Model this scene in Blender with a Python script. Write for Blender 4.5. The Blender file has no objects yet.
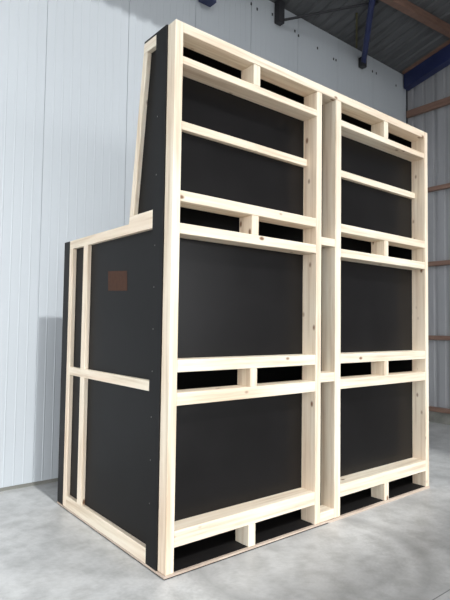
import bpy, bmesh, math, random
from mathutils import Vector, Matrix

random.seed(4)
scene = bpy.context.scene
C = scene.collection

# ------------------------------------------------------------------ camera
cam_data = bpy.data.cameras.new('camera')
cam = bpy.data.objects.new('camera', cam_data)
C.objects.link(cam)
YAW, PITCH, ROLL, FPX = 0.6806, 0.0488, 0.0139, 522.4
f0 = Vector((math.sin(YAW), math.cos(YAW), 0)); r0 = Vector((math.cos(YAW), -math.sin(YAW), 0)); u0 = Vector((0, 0, 1))
fw = f0 * math.cos(PITCH) + u0 * math.sin(PITCH)
up = -f0 * math.sin(PITCH) + u0 * math.cos(PITCH)
rt = r0 * math.cos(ROLL) + up * math.sin(ROLL)
up = -r0 * math.sin(ROLL) + up * math.cos(ROLL)
M = Matrix((rt, up, -fw)).transposed().to_4x4()
M.translation = Vector((-1.8314, -2.8143, 1.5898))
cam.matrix_world = M
cam_data.sensor_fit = 'VERTICAL'
cam_data.sensor_height = 36.0
cam_data.sensor_width = 27.0
cam_data.lens = FPX * 36.0 / 600.0
cam_data.clip_end = 200
scene.camera = cam

# ------------------------------------------------------------------ sky, sun, exposure
world = bpy.data.worlds.new('World')
scene.world = world
world.use_nodes = True
bg = world.node_tree.nodes['Background']
bg.inputs['Color'].default_value = (0.95, 0.975, 1.0, 1)
bg.inputs['Strength'].default_value = 4.35
# overcast sky seen through the open hall: brighter towards the horizon than overhead
_nt = world.node_tree
_tc = _nt.nodes.new('ShaderNodeTexCoord')
_sp = _nt.nodes.new('ShaderNodeSeparateXYZ')
_nt.links.new(_tc.outputs['Generated'], _sp.inputs['Vector'])
_rp = _nt.nodes.new('ShaderNodeValToRGB')
_rp.color_ramp.elements[0].position = 0.10
_rp.color_ramp.elements[0].color = (1.10, 1.125, 1.15, 1)
_rp.color_ramp.elements[1].position = 0.5
_rp.color_ramp.elements[1].color = (0.34, 0.35, 0.362, 1)
_nt.links.new(_sp.outputs['Z'], _rp.inputs['Fac'])
_nt.links.new(_rp.outputs['Color'], bg.inputs['Color'])

sun_data = bpy.data.lights.new('sun', 'SUN')
sun = bpy.data.objects.new('sun', sun_data)
C.objects.link(sun)
sun_data.energy = 2.3
sun_data.angle = math.radians(1.8)
sun_data.color = (0.98, 1.0, 1.0)
sun.rotation_euler = Vector((0.012, 0.635, -0.665)).to_track_quat('-Z', 'Y').to_euler()
sun.location = (0, -8, 10)

scene.view_settings.view_transform = 'Standard'
scene.view_settings.look = 'None'
scene.view_settings.gamma = 1
scene.view_settings.use_curve_mapping = False
scene.view_settings.exposure = 0.0


# ------------------------------------------------------------------ materials
def new_mat(name, rough=0.5, color=(.5, .5, .5), metal=0.0, spec=0.5):
    m = bpy.data.materials.new(name)
    m.use_nodes = True
    b = m.node_tree.nodes['Principled BSDF']
    b.inputs['Base Color'].default_value = (*color, 1)
    b.inputs['Roughness'].default_value = rough
    b.inputs['Metallic'].default_value = metal
    b.inputs['Specular IOR Level'].default_value = spec
    return m, m.node_tree, b


def nd(nt, kind, **kw):
    n = nt.nodes.new(kind)
    for k, v in kw.items():
        setattr(n, k, v)
    return n


def coords(nt, scale=(1, 1, 1), loc=(0, 0, 0)):
    tc = nd(nt, 'ShaderNodeTexCoord')
    mp = nd(nt, 'ShaderNodeMapping')
    mp.inputs['Scale'].default_value = scale
    mp.inputs['Location'].default_value = loc
    nt.links.new(tc.outputs['Object'], mp.inputs['Vector'])
    return mp.outputs['Vector']


def noise(nt, vec, scale, detail=4, rough=.55):
    n = nd(nt, 'ShaderNodeTexNoise')
    n.inputs['Scale'].default_value = scale
    n.inputs['Detail'].default_value = detail
    n.inputs['Roughness'].default_value = rough
    nt.links.new(vec, n.inputs['Vector'])
    return n.outputs['Fac']


def ramp(nt, fac, stops):
    r = nd(nt, 'ShaderNodeValToRGB')
    els = r.color_ramp.elements
    while len(els) < len(stops):
        els.new(0.5)
    for e, (p, c) in zip(els, stops):
        e.position = p
        e.color = (*c, 1) if len(c) == 3 else c
    nt.links.new(fac, r.inputs['Fac'])
    return r.outputs['Color']


def mix(nt, fac, a, b, mode='MIX'):
    m = nd(nt, 'ShaderNodeMix', data_type='RGBA', blend_type=mode)
    for sock, v in ((m.inputs[0], fac), (m.inputs[6], a), (m.inputs[7], b)):
        if hasattr(v, 'is_output'):
            nt.links.new(v, sock)
        elif isinstance(v, (int, float)):
            sock.default_value = v
        else:
            sock.default_value = (*v, 1)
    return m.outputs[2]


def mth(nt, op, a, b=0.0, c=0.0):
    m = nd(nt, 'ShaderNodeMath', operation=op)
    for i, v in enumerate((a, b, c)):
        if hasattr(v, 'is_output'):
            nt.links.new(v, m.inputs[i])
        else:
            m.inputs[i].default_value = v
    return m.outputs[0]


def bump(nt, b, fac, strength, dist):
    bn = nd(nt, 'ShaderNodeBump')
    bn.inputs['Strength'].default_value = strength
    bn.inputs['Distance'].default_value = dist
    nt.links.new(fac, bn.inputs['Height'])
    nt.links.new(bn.outputs['Normal'], b.inputs['Normal'])


def wood(name, axis):
    m, nt, b = new_mat(name, rough=.62, spec=.3)
    sc = [26, 26, 26]
    sc[axis] = 1.1
    v = coords(nt, tuple(sc))
    grain = noise(nt, v, 1.0, 5, .6)
    base = ramp(nt, grain, [(.30, (.62, .51, .375)), (.5, (.80, .715, .575)), (.70, (.87, .80, .67))])
    sc2 = [3, 3, 3]
    sc2[axis] = .8
    blotch = noise(nt, coords(nt, tuple(sc2)), 1.0, 2)
    tint = ramp(nt, blotch, [(.35, (.97, .89, .85)), (.65, (1, 1, 1))])
    base = mix(nt, 1.0, base, tint, 'MULTIPLY')
    # sparse knots
    sk = [9, 9, 9]
    sk[axis] = 5
    vo = nd(nt, 'ShaderNodeTexVoronoi')
    vo.inputs['Scale'].default_value = 1.0
    nt.links.new(coords(nt, tuple(sk), (.3, .7, .1)), vo.inputs['Vector'])
    sep = nd(nt, 'ShaderNodeSeparateColor')
    nt.links.new(vo.outputs['Color'], sep.inputs['Color'])
    pick = mth(nt, 'GREATER_THAN', sep.outputs[0], .45)
    mr = nd(nt, 'ShaderNodeMapRange')
    mr.inputs['From Min'].default_value = .07
    mr.inputs['From Max'].default_value = .16
    mr.inputs['To Min'].default_value = 1
    mr.inputs['To Max'].default_value = 0
    nt.links.new(vo.outputs['Distance'], mr.inputs['Value'])
    kn = mth(nt, 'MULTIPLY', pick, mr.outputs['Result'])
    base = mix(nt, kn, base, (.22, .12, .065))
    nt.links.new(base, b.inputs['Base Color'])
    bump(nt, b, grain, .25, .002)
    return m


WX, WY, WZ = wood('softwood_along_x', 0), wood('softwood_along_y', 1), wood('softwood_upright', 2)

# dark phenolic film-faced plywood
PLY, nt, b = new_mat('film_faced_plywood', rough=.30, color=(.016, .0145, .0145), spec=.24)
v = coords(nt, (1, 1, 1))
n1 = noise(nt, v, 3.0, 5)
nt.links.new(ramp(nt, n1, [(.3, (.005, .0045, .0046)), (.7, (.0075, .0068, .0070))]), b.inputs['Base Color'])
rr = nd(nt, 'ShaderNodeMapRange')
rr.inputs['To Min'].default_value = .27
rr.inputs['To Max'].default_value = .33
nt.links.new(n1, rr.inputs['Value'])
nt.links.new(rr.outputs['Result'], b.inputs['Roughness'])
mesh_n = noise(nt, v, 160.0, 2)
bump(nt, b, mesh_n, .08, .001)

SIDEPLY, nt, b = new_mat('matt_film_plywood', rough=.5, color=(.024, .022, .022), spec=.2)
n1 = noise(nt, coords(nt), 2.2, 6)
nt.links.new(ramp(nt, n1, [(.3, (.0055, .005, .005)), (.7, (.008, .0075, .0075))]), b.inputs['Base Color'])
bump(nt, b, noise(nt, coords(nt), 140, 2), .1, .001)

DARK, nt, b = new_mat('black_film_and_gap_shade', rough=.7, color=(.010, .009, .009), spec=.2)
BASE, nt, b = new_mat('plywood_edge', rough=.7, spec=.2)
nt.links.new(ramp(nt, noise(nt, coords(nt, (4, 4, 200)), 1, 3), [(.3, (.40, .31, .25)), (.7, (.62, .52, .43))]), b.inputs['Base Color'])
STICK, nt, b = new_mat('brown_sticker', rough=.6, spec=.2)
nt.links.new(ramp(nt, noise(nt, coords(nt), 30, 3), [(.3, (.050, .019, .008)), (.7, (.062, .024, .011))]), b.inputs['Base Color'])
SCREW, nt, b = new_mat('zinc_screw', rough=.35, color=(.45, .43, .40), metal=.8)
nt.links.new(ramp(nt, noise(nt, coords(nt), 90, 2), [(.3, (.2, .19, .175)), (.7, (.27, .26, .24))]), b.inputs['Base Color'])

WALL, nt, b = new_mat('white_liner_panel', rough=.6, spec=.25)
n1 = noise(nt, coords(nt, (.5, .5, .25)), 1.2, 4)
nt.links.new(ramp(nt, n1, [(.3, (.49, .522, .55)), (.7, (.525, .557, .585))]), b.inputs['Base Color'])

RWALL, nt, b = new_mat('grey_sheet_steel', rough=.45, spec=.5)
n1 = noise(nt, coords(nt, (1, 1, .2)), 3, 4)
nt.links.new(ramp(nt, n1, [(.3, (.28, .282, .29)), (.7, (.345, .345, .355))]), b.inputs['Base Color'])

ROOF, nt, b = new_mat('dark_roof_sheet', rough=.55, spec=.4)
n1 = noise(nt, coords(nt, (3, .5, 1)), 2, 4)
nt.links.new(ramp(nt, n1, [(.3, (.085, .088, .091)), (.7, (.13, .134, .138))]), b.inputs['Base Color'])

BLUE, nt, b = new_mat('blue_steel_paint', rough=.4)
nt.links.new(ramp(nt, noise(nt, coords(nt), 4, 3), [(.3, (.018, .026, .085)), (.7, (.026, .036, .115))]), b.inputs['Base Color'])
RUST, nt, b = new_mat('primer_brown_steel', rough=.55)
nt.links.new(ramp(nt, noise(nt, coords(nt, (1, .6, 4)), 5, 4), [(.3, (.17, .095, .068)), (.7, (.25, .15, .11))]), b.inputs['Base Color'])
BLACKSTEEL, nt, b = new_mat('black_steel', rough=.5, color=(.02, .02, .024))
nt.links.new(ramp(nt, noise(nt, coords(nt), 9, 3), [(.3, (.017, .017, .02)), (.7, (.027, .027, .032))]), b.inputs['Base Color'])
OLIVE, nt, b = new_mat('olive_pipe', rough=.5)
nt.links.new(ramp(nt, noise(nt, coords(nt), 9, 3), [(.3, (.09, .085, .035)), (.7, (.13, .12, .05))]), b.inputs['Base Color'])
PLINTH, nt, b = new_mat('concrete_plinth', rough=.8, spec=.2)
nt.links.new(ramp(nt, noise(nt, coords(nt), 6, 5), [(.3, (.17, .17, .15)), (.7, (.27, .265, .24))]), b.inputs['Base Color'])

# power-floated concrete floor
FLOOR, nt, b = new_mat('power_floated_concrete', rough=.42, spec=.4)
v = coords(nt)
big = noise(nt, v, .9, 6, .6)
col = ramp(nt, big, [(.30, (.39, .391, .387)), (.5, (.505, .505, .499)), (.70, (.63, .63, .62))])
sm = noise(nt, v, 5.5, 7, .65)
col = mix(nt, 1.0, col, ramp(nt, sm, [(.36, (.76, .76, .755)), (.58, (1, 1, 1))]), 'MULTIPLY')
fine = noise(nt, v, 45, 4, .6)
col = mix(nt, 1.0, col, ramp(nt, fine, [(.3, (.92, .92, .92)), (.6, (1, 1, 1))]), 'MULTIPLY')
# curved tyre marks
tc = nd(nt, 'ShaderNodeTexCoord')
sx = nd(nt, 'ShaderNodeSeparateXYZ')
nt.links.new(tc.outputs['Object'], sx.inputs['Vector'])


def tyre(cx, cy, r, w, strength, col):
    dx = mth(nt, 'SUBTRACT', sx.outputs[0], cx)
    dy = mth(nt, 'SUBTRACT', sx.outputs[1], cy)
    d = mth(nt, 'SQRT', mth(nt, 'ADD', mth(nt, 'MULTIPLY', dx, dx), mth(nt, 'MULTIPLY', dy, dy)))
    e = mth(nt, 'DIVIDE', mth(nt, 'ABSOLUTE', mth(nt, 'SUBTRACT', d, r)), w)
    e = mth(nt, 'SUBTRACT', 1.0, e)
    nt.nodes[-1].use_clamp = True
    e = mth(nt, 'MULTIPLY', e, strength)
    e = mth(nt, 'MULTIPLY', e, mth(nt, 'ADD', .45, sm))
    return mix(nt, e, col, (.17, .17, .17))


col = tyre(1.0, -.28, .80, .11, .38, col)
col = tyre(1.05, -.3, .55, .07, .15, col)
# saw-cut joints
jx = mth(nt, 'LESS_THAN', mth(nt, 'ABSOLUTE', mth(nt, 'ADD', sx.outputs[1], 1.153)), .004)
col = mix(nt, mth(nt, 'MULTIPLY', jx, .75), col, (.10, .10, .10))
nt.links.new(col, b.inputs['Base Color'])
rg = nd(nt, 'ShaderNodeMapRange')
rg.inputs['To Min'].default_value = .30
rg.inputs['To Max'].default_value = .55
nt.links.new(sm, rg.inputs['Value'])
nt.links.new(rg.outputs['Result'], b.inputs['Roughness'])
bump(nt, b, fine, .05, .002)


# ------------------------------------------------------------------ helpers
def link(name, bm, mat, parent=None, off=Vector((0, 0, 0))):
    bmesh.ops.recalc_face_normals(bm, faces=bm.faces)
    me = bpy.data.meshes.new(name)
    bm.to_mesh(me)
    bm.free()
    me.materials.append(mat)
    o = bpy.data.objects.new(name, me)
    C.objects.link(o)
    if parent is not None:
        o.parent = parent
    return o


def add_box(bm, a, b, bevel=0.0):
    sub = bmesh.new()
    bmesh.ops.create_cube(sub, size=1)
    for v_ in sub.verts:
        v_.co = Vector([(a[i] + b[i]) / 2 + v_.co[i] * (b[i] - a[i]) for i in range(3)])
    if bevel:
        bmesh.ops.bevel(sub, geom=list(sub.edges), offset=bevel, segments=1, affect='EDGES')
    tmp = bpy.data.meshes.new('tmp')
    sub.to_mesh(tmp)
    sub.free()
    bm.from_mesh(tmp)
    bpy.data.meshes.remove(tmp)


def box(name, a, b, mat, parent=None, off=(0, 0, 0), bevel=0.0):
    bm = bmesh.new()
    o = Vector(off)
    add_box(bm, Vector(a) - o, Vector(b) - o, bevel)
    return link(name, bm, mat, parent)


def prism_x(name, yz, x0, x1, mat, parent=None, off=(0, 0, 0), bevel=0.0):
    """polygon in the (y, z) plane, extruded from x0 to x1"""
    bm = bmesh.new()
    o = Vector(off)
    A = [bm.verts.new(Vector((x0, y, z)) - o) for y, z in yz]
    B = [bm.verts.new(Vector((x1, y, z)) - o) for y, z in yz]
    bm.faces.new(A)
    bm.faces.new(B[::-1])
    n = len(yz)
    for i in range(n):
        bm.faces.new((A[i], A[(i + 1) % n], B[(i + 1) % n], B[i]))
    if bevel:
        bmesh.ops.recalc_face_normals(bm, faces=bm.faces)
        bmesh.ops.bevel(bm, geom=list(bm.edges), offset=bevel, segments=1, affect='EDGES')
    return link(name, bm, mat, parent)


def tube(name, p0, p1, r, mat, parent=None, seg=14):
    p0, p1 = Vector(p0), Vector(p1)
    d = p1 - p0
    bm = bmesh.new()
    bmesh.ops.create_cone(bm, cap_ends=True, segments=seg, radius1=r, radius2=r, depth=d.length)
    q = d.to_track_quat('Z', 'Y').to_matrix().to_4x4()
    q.translation = (p0 + p1) / 2
    bm.transform(q)
    return link(name, bm, mat, parent)


def structure(o):
    o['kind'] = 'structure'
    return o


# ------------------------------------------------------------------ the hall
WALL_Y, RIGHT_X = 2.38, 6.58
ROOF_Z, SLOPE = 6.20, -0.24


def roof_z(y):
    return ROOF_Z + SLOPE * (y - WALL_Y)


structure(box('floor', (-60, -60, -.1), (12, 8, 0), FLOOR))

# white liner wall: shallow ribs and panel joints, profile extruded upwards
bm = bmesh.new()
prof = []
x = -10.0
PITCH_R = .0925
k = 0
x = -.01 - PITCH_R * 110
while x < RIGHT_X - .1:
    if k % 10 == 0:
        prof += [(x - .004, 0), (x - .003, .010), (x + .003, .010), (x + .004, 0)]
    else:
        prof += [(x - .007, 0), (x - .003, -.002), (x + .003, -.002), (x + .007, 0)]
    x += PITCH_R
    k += 1
prof.append((RIGHT_X, 0))
zs = (.035, 6.17)
rows = [[bm.verts.new((px, WALL_Y + dy, z)) for px, dy in prof] for z in zs]
for i in range(len(prof) - 1):
    bm.faces.new((rows[0][i], rows[0][i + 1], rows[1][i + 1], rows[1][i]))
bk = [[bm.verts.new((px, WALL_Y + .10, z)) for px in (prof[0][0], prof[-1][0])] for z in zs]
bm.faces.new((bk[0][0], bk[0][1], bk[1][1], bk[1][0]))
bm.faces.new((rows[1][0],) + tuple(rows[1][1:]) + (bk[1][1], bk[1][0]))
bm.faces.new((rows[0][0],) + tuple(rows[0][1:]) + (bk[0][1], bk[0][0]))
bm.faces.new((rows[0][0], rows[1][0], bk[1][0], bk[0][0]))
bm.faces.new((rows[0][-1], rows[1][-1], bk[1][1], bk[0][1]))
wall = structure(link('wall_back', bm, WALL))
structure(box('baseboard_back', (-10.1, WALL_Y + .006, 0), (RIGHT_X - .01, WALL_Y + .1, .035), PLINTH))
# dark corner strip between the white wall and the sheeted wall
structure(box('trim_1', (RIGHT_X - .035, WALL_Y - .012, .3), (RIGHT_X - .004, WALL_Y + .11, 6.17), BLACKSTEEL))
# rivets near the top of the wall
for (wx, wz) in ((3.62, 5.92), (3.70, 5.88), (4.12, 5.84), (4.50, 5.80), (4.56, 5.80), (5.52, 5.93), (5.63, 5.93), (6.22, 5.90),
                 (2.76, 5.98), (2.87, 5.95), (3.16, 5.99)):
    box('rivet', (wx - .010, WALL_Y - .008, wz - .018), (wx + .010, WALL_Y + .004, wz + .018), BLACKSTEEL, wall)

# right wall: trapezoidal sheeting
bm = bmesh.new()
prof = []
y = WALL_Y
while y > -9.0:
    prof += [(y, 0), (y - .09, 0), (y - .11, .03), (y - .16, .03), (y - .18, 0)]
    y -= .2
rows = [[bm.verts.new((RIGHT_X + dx, py, z if z < 1 else roof_z(py) - .005)) for py, dx in prof] for z in (.17, 6)]
for i in range(len(prof) - 1):
    bm.faces.new((rows[0][i], rows[0][i + 1], rows[1][i + 1], rows[1][i]))
wr = structure(link('wall_right', bm, RWALL))
bpy.context.view_layer.update()
sol = wr.modifiers.new('thick', 'SOLIDIFY')
sol.thickness = .004
structure(box('baseboard_right', (RIGHT_X - .015, -9, 0), (RIGHT_X + .12, WALL_Y, .19), PLINTH))
for i, (z0, z1) in enumerate(((.19, .265), (1.395, 1.47), (2.655, 2.735), (3.955, 4.03), (5.39, 5.51))):
    structure(box('trim_%d' % (i + 2), (RIGHT_X - .07, -9, z0), (RIGHT_X - .002, WALL_Y - .02, z1), RUST, bevel=.006))

# roof sheeting, ribs running down the slope; unseen opening towards the front, added to let the sun in
def roof_sheet(name, x0, x1, y0, y1):
    bm = bmesh.new()
    pr = []
    x = x0
    while x < x1 - .01:
        pr += [(x, 0), (x + .11, 0), (x + .13, .035), (x + .18, .035)]
        x += .2
    pr.append((x1, 0))
    r = [[bm.verts.new((px, yy, roof_z(yy) + dz)) for px, dz in pr] for yy in (y0, y1)]
    for i in range(len(pr) - 1):
        bm.faces.new((r[0][i], r[0][i + 1], r[1][i + 1], r[1][i]))
    o = structure(link(name, bm, ROOF))
    s = o.modifiers.new('thick', 'SOLIDIFY')
    s.thickness = .004
    return o


roof_sheet('ceiling', 4.4, RIGHT_X + .2, -9.0, 2.9)
roof_sheet('ceiling_left', -5.2, 4.4, 1.02, 2.9)
roof_sheet('ceiling_side_blocker', -5.2, -3.2, -9.0, 1.02)  # unseen roof strip added to block sky light from the upper wall
structure(box('wall_front_blocker', (-5.0, -9.1, 4.3), (RIGHT_X + .1, -9.0, 8.9), ROOF))  # unseen, added to keep reflections in the upper panels dark
structure(box('wall_left_blocker', (-5.1, -9.1, 4.3), (-5.0, WALL_Y, 8.9), RWALL))  # unseen, added to cut sky light so the back wall fades upwards


def sloped_bar(name, x0, x1, y0, y1, d0, d1, mat):
    return prism_x(name, [(y0, roof_z(y0) + d0), (y1, roof_z(y1) + d0), (y1, roof_z(y1) + d1), (y0, roof_z(y0) + d1)], x0, x1, mat)


# steelwork under the roof
structure(sloped_bar('trim_7', RIGHT_X - .16, RIGHT_X - .005, -9, WALL_Y - .03, -.31, -.055, BLUE))
structure(sloped_bar('trim_8', RIGHT_X - .20, RIGHT_X - .005, -9, WALL_Y - .03, -.05, -.005, RUST))
bm = bmesh.new()
ya, yb = 1.44, 1.30
for (xx, yy) in ((4.42, ya), (6.40, yb)):
    z = roof_z(yy) - .006
    for dy, dz in ((-.05, 0), (.05, -.02), (.05, -.13), (-.05, -.13)):
        bm.verts.new((xx, yy + dy, z + dz))
bm.verts.ensure_lookup_table()
V = bm.verts
bm.faces.new([V[i] for i in range(4)])
bm.faces.new([V[i] for i in range(7, 3, -1)])
for i in range(4):
    bm.faces.new((V[i], V[(i + 1) % 4], V[4 + (i + 1) % 4], V[4 + i]))
structure(link('trim_9', bm, RUST))


def thing(name, label, cat, loc, group=None):
    o = bpy.data.objects.new(name, None)
    o.empty_display_size = .2
    C.objects.link(o)
    o.location = loc
    o['label'] = label
    o['category'] = cat
    if group:
        o['group'] = group
    return o


def tag(o, label, cat):
    o['label'] = label
    o['category'] = cat
    return o


tag(box('steel_column', (1.87, WALL_Y - .14, 5.64), (2.06, WALL_Y - .005, roof_z(WALL_Y) - .004), BLUE, bevel=.006),
    'short dark blue steel stub at top of white wall, above the timber unit', 'steel beam')
tag(box('steel_bracket', (3.20, WALL_Y - .10, 5.87), (3.31, WALL_Y - .005, 6.19), BLACKSTEEL, bevel=.004),
    'black steel bracket at wall top from which the thin tie rod starts', 'bracket')
tag(tube('tie_rod', (3.31, WALL_Y - .10, 5.925), (4.55, 1.60, roof_z(1.60) - .02), .018, BLACKSTEEL),
    'thin dark tie rod running up under the roof from the black bracket', 'rod')
br = thing('roof_brace', 'dark blue tubular steel brace rising from wall top to the roof', 'brace', (5.18, WALL_Y - .05, 5.87))
q = Vector((5.18, WALL_Y - .05, 5.87))
bm = bmesh.new()
add_box(bm, (-.05, -.05, 0), (.05, .045, .16), .004)
link('foot_plate', bm, BLACKSTEEL, br)
tube('tube', Vector((5.18, WALL_Y - .07, 5.95)) - q, Vector((4.30, 1.50, roof_z(1.5) - .06)) - q, .045, BLUE, br)
tag(tube('conduit', (4.45, 1.90, roof_z(1.9) - .025), (5.06, 2.36, roof_z(2.36) - .025), .016, OLIVE),
    'thin olive conduit under the roof beside the blue brace', 'pipe')

# ------------------------------------------------------------------ the timber frame unit
W, H, D = 3.10, 3.60, 1.745
HS, YT, YS = 2.315, .385, .555
DEP = .15
P = .062
O = Vector((W / 2, D / 2, 0))
unit = thing('timber_frame_unit',
             'tall two-bay pale softwood frame with black plywood panels standing on the concrete floor', 'wooden frame', O)
BV = .0035


def bx(name, a, b, mat, bevel=BV, parent=unit):
    return box(name, a, b, mat, parent, O, bevel)


bays = ((0.0, 1.459), (1.636, W))
ZB = .022
# uprights
for (a, b_) in bays:
    outer_left, outer_right = a == 0.0, b_ == W
    bx('post', (a, 0, ZB), (a + (P if outer_left else .074), DEP, H if outer_left else 3.53), WZ)
    bx('post', (b_ - (.058 if outer_right else .064), 0, ZB), (b_, DEP, H if outer_right else 3.53), WZ)
bx('top_rail', (P, 0, 3.53), (W - .058, DEP, H), WX)
for (a, b_) in bays:
    l = a + (P if a == 0 else .074)
    r = b_ - (.058 if b_ == W else .064)
    for z0, z1 in ((3.320, 3.373), (2.400, 2.472), (2.186, 2.256), (1.284, 1.364), (1.070, 1.152), (.178, .280)):
        bx('rail', (l, .0015, z0), (r, DEP, z1), WX)
    bx('batten', (l, .108, 2.925), (r, DEP, 2.985), WX, .003)
    m = (l + r) / 2
    for z0, z1 in ((3.373, 3.53), (2.256, 2.400), (1.152, 1.284), (ZB, .178)):
        bx('divider_block', (m - .034, .003, z0), (m + .034, DEP, z1), WZ)
    for z0, z1 in ((2.44, 3.35), (1.33, 2.22), (.24, 1.11)):
        bx('front_panel', (a + .01, DEP, z0), (b_ - .01, DEP + .012, z1), PLY, 0)
# gap between the bays: spacer blocks and a dark strip behind
for z0, z1 in ((2.263, 2.330), (1.138, 1.214), (ZB, .098)):
    bx('spacer_block', (1.459, .004, z0), (1.636, DEP - .02, z1), WX)
bx('back_strip', (1.44, DEP, ZB), (1.65, DEP + .012, 3.53), PLY, 0)

# base plates
for (x0, x1, z0, nm) in ((-.014, 1.56, .008, 'l'), (1.56, W, .0, 'r')):
    bx('base_plate', (x0, -.006, z0), (x1, D, ZB), BASE, .001)
bx('base_gap_shade', (-.008, -.002, 0), (1.555, D - .01, .008), DARK, 0)  # black strip standing in for the shadow gap under the left plate
bx('pocket_floor', (.02, .016, ZB), (W - .02, D - .03, ZB + .003), DARK, 0)

# left flank: frame of dark plywood and recessed panel, battens lying in it
XO, XR = -.011, .024
prof = [(.093, ZB), (D, ZB), (D, HS), (YS, HS), (YT, H), (.093, H)]
flank = prism_x('side_panel', [(.150, ZB), (D - .005, ZB), (D - .005, HS - .005), (YS - .004, HS - .005), (YT - .004, H - .005), (.150, H - .005)],
                XR, XR + .015, SIDEPLY, unit, O)
prism_x('edge_strip', [(.093, ZB), (.226, ZB), (.226, H), (.093, H)], XO, 0.0, SIDEPLY, unit, O)
prism_x('edge_strip', [(.1505, ZB), (.226, ZB), (.226, H), (.1505, H)], 0.0, XR, SIDEPLY, unit, O)
prism_x('edge_strip', [(1.622, ZB), (D, ZB), (D, HS), (1.622, HS)], XO, XR, SIDEPLY, unit, O)
# slim dark capping along the top and shoulder
prism_x('cap_strip', [(.226, 3.587), (YT + .002, 3.587), (YT, H), (.226, H)], XO, XR, SIDEPLY, unit, O)

XB = XO - .001


def slant(z):                      # outer edge of the sloping back
    return YT + (YS - YT) * (H - z) / (H - HS)


def fl(name, yz, mat):
    return prism_x(name, yz, XB, XR, mat, unit, O, .002)


fl('side_batten', [(1.622, ZB), (1.555, ZB), (1.555, 2.242), (1.622, 2.242)], WZ)
fl('side_batten', [(1.332, .115), (1.252, .115), (1.252, 1.146), (1.332, 1.146)], WZ)
fl('side_batten', [(1.332, 1.215), (1.252, 1.215), (1.252, 2.242), (1.332, 2.242)], WZ)
fl('side_batten', [(1.555, ZB), (.2265, ZB), (.2265, .120), (1.555, .120)], WY)
fl('side_batten', [(1.555, 1.146), (.2265, 1.146), (.2265, 1.215), (1.555, 1.215)], WY)
fl('shoulder_batten', [(1.622, 2.242), (.2265, 2.242), (.2265, 2.368), (slant(2.368) - .0, 2.368), (YS, HS), (1.622, HS)], WY)
fl('slanted_batten', [(slant(2.369), 2.369), (slant(2.369) - .058, 2.369), (slant(3.51) - .055, 3.51), (slant(3.51), 3.51)], WZ)
fl('top_batten', [(.2265, 3.512), (slant(3.512), 3.512), (slant(3.586), 3.586), (.2265, 3.586)], WY)
# brown square sticker, slightly askew
yz = [(.937, 2.002), (.632, 1.984), (.622, 1.836), (.928, 1.849)]
prism_x('sticker', yz, XR - .0012, XR - .0001, STICK, unit, O).__setitem__('label', 'brown square sticker')
# screws down the dark edge strip
for z in (.42, .70, .98, 1.28, 1.56, 1.84, 2.12, 2.6, 3.0):
    box('screw', (XO - .001, .187, z - .004), (XO + .001, .193, z + .004), SCREW, unit, O, 0)

# right flank, backs, tops
prism_x('side_panel', [(.151, ZB), (D, ZB), (D, HS), (YS, HS), (YT, H), (.151, H)], W - .018, W, SIDEPLY, unit, O)
bx('back_panel', (XR, D - .018, ZB), (W - .018, D, HS - .018), SIDEPLY, 0)
bx('shoulder_panel', (XR, YS, HS - .018), (W - .018, D, HS), SIDEPLY, 0)
prism_x('slanted_panel', [(YS, HS), (YS - .018, HS), (YT - .018, H), (YT, H)], XR, W - .018, SIDEPLY, unit, O)
bx('top_panel', (0, DEP, H - .013), (W, YT, H), SIDEPLY, 0)
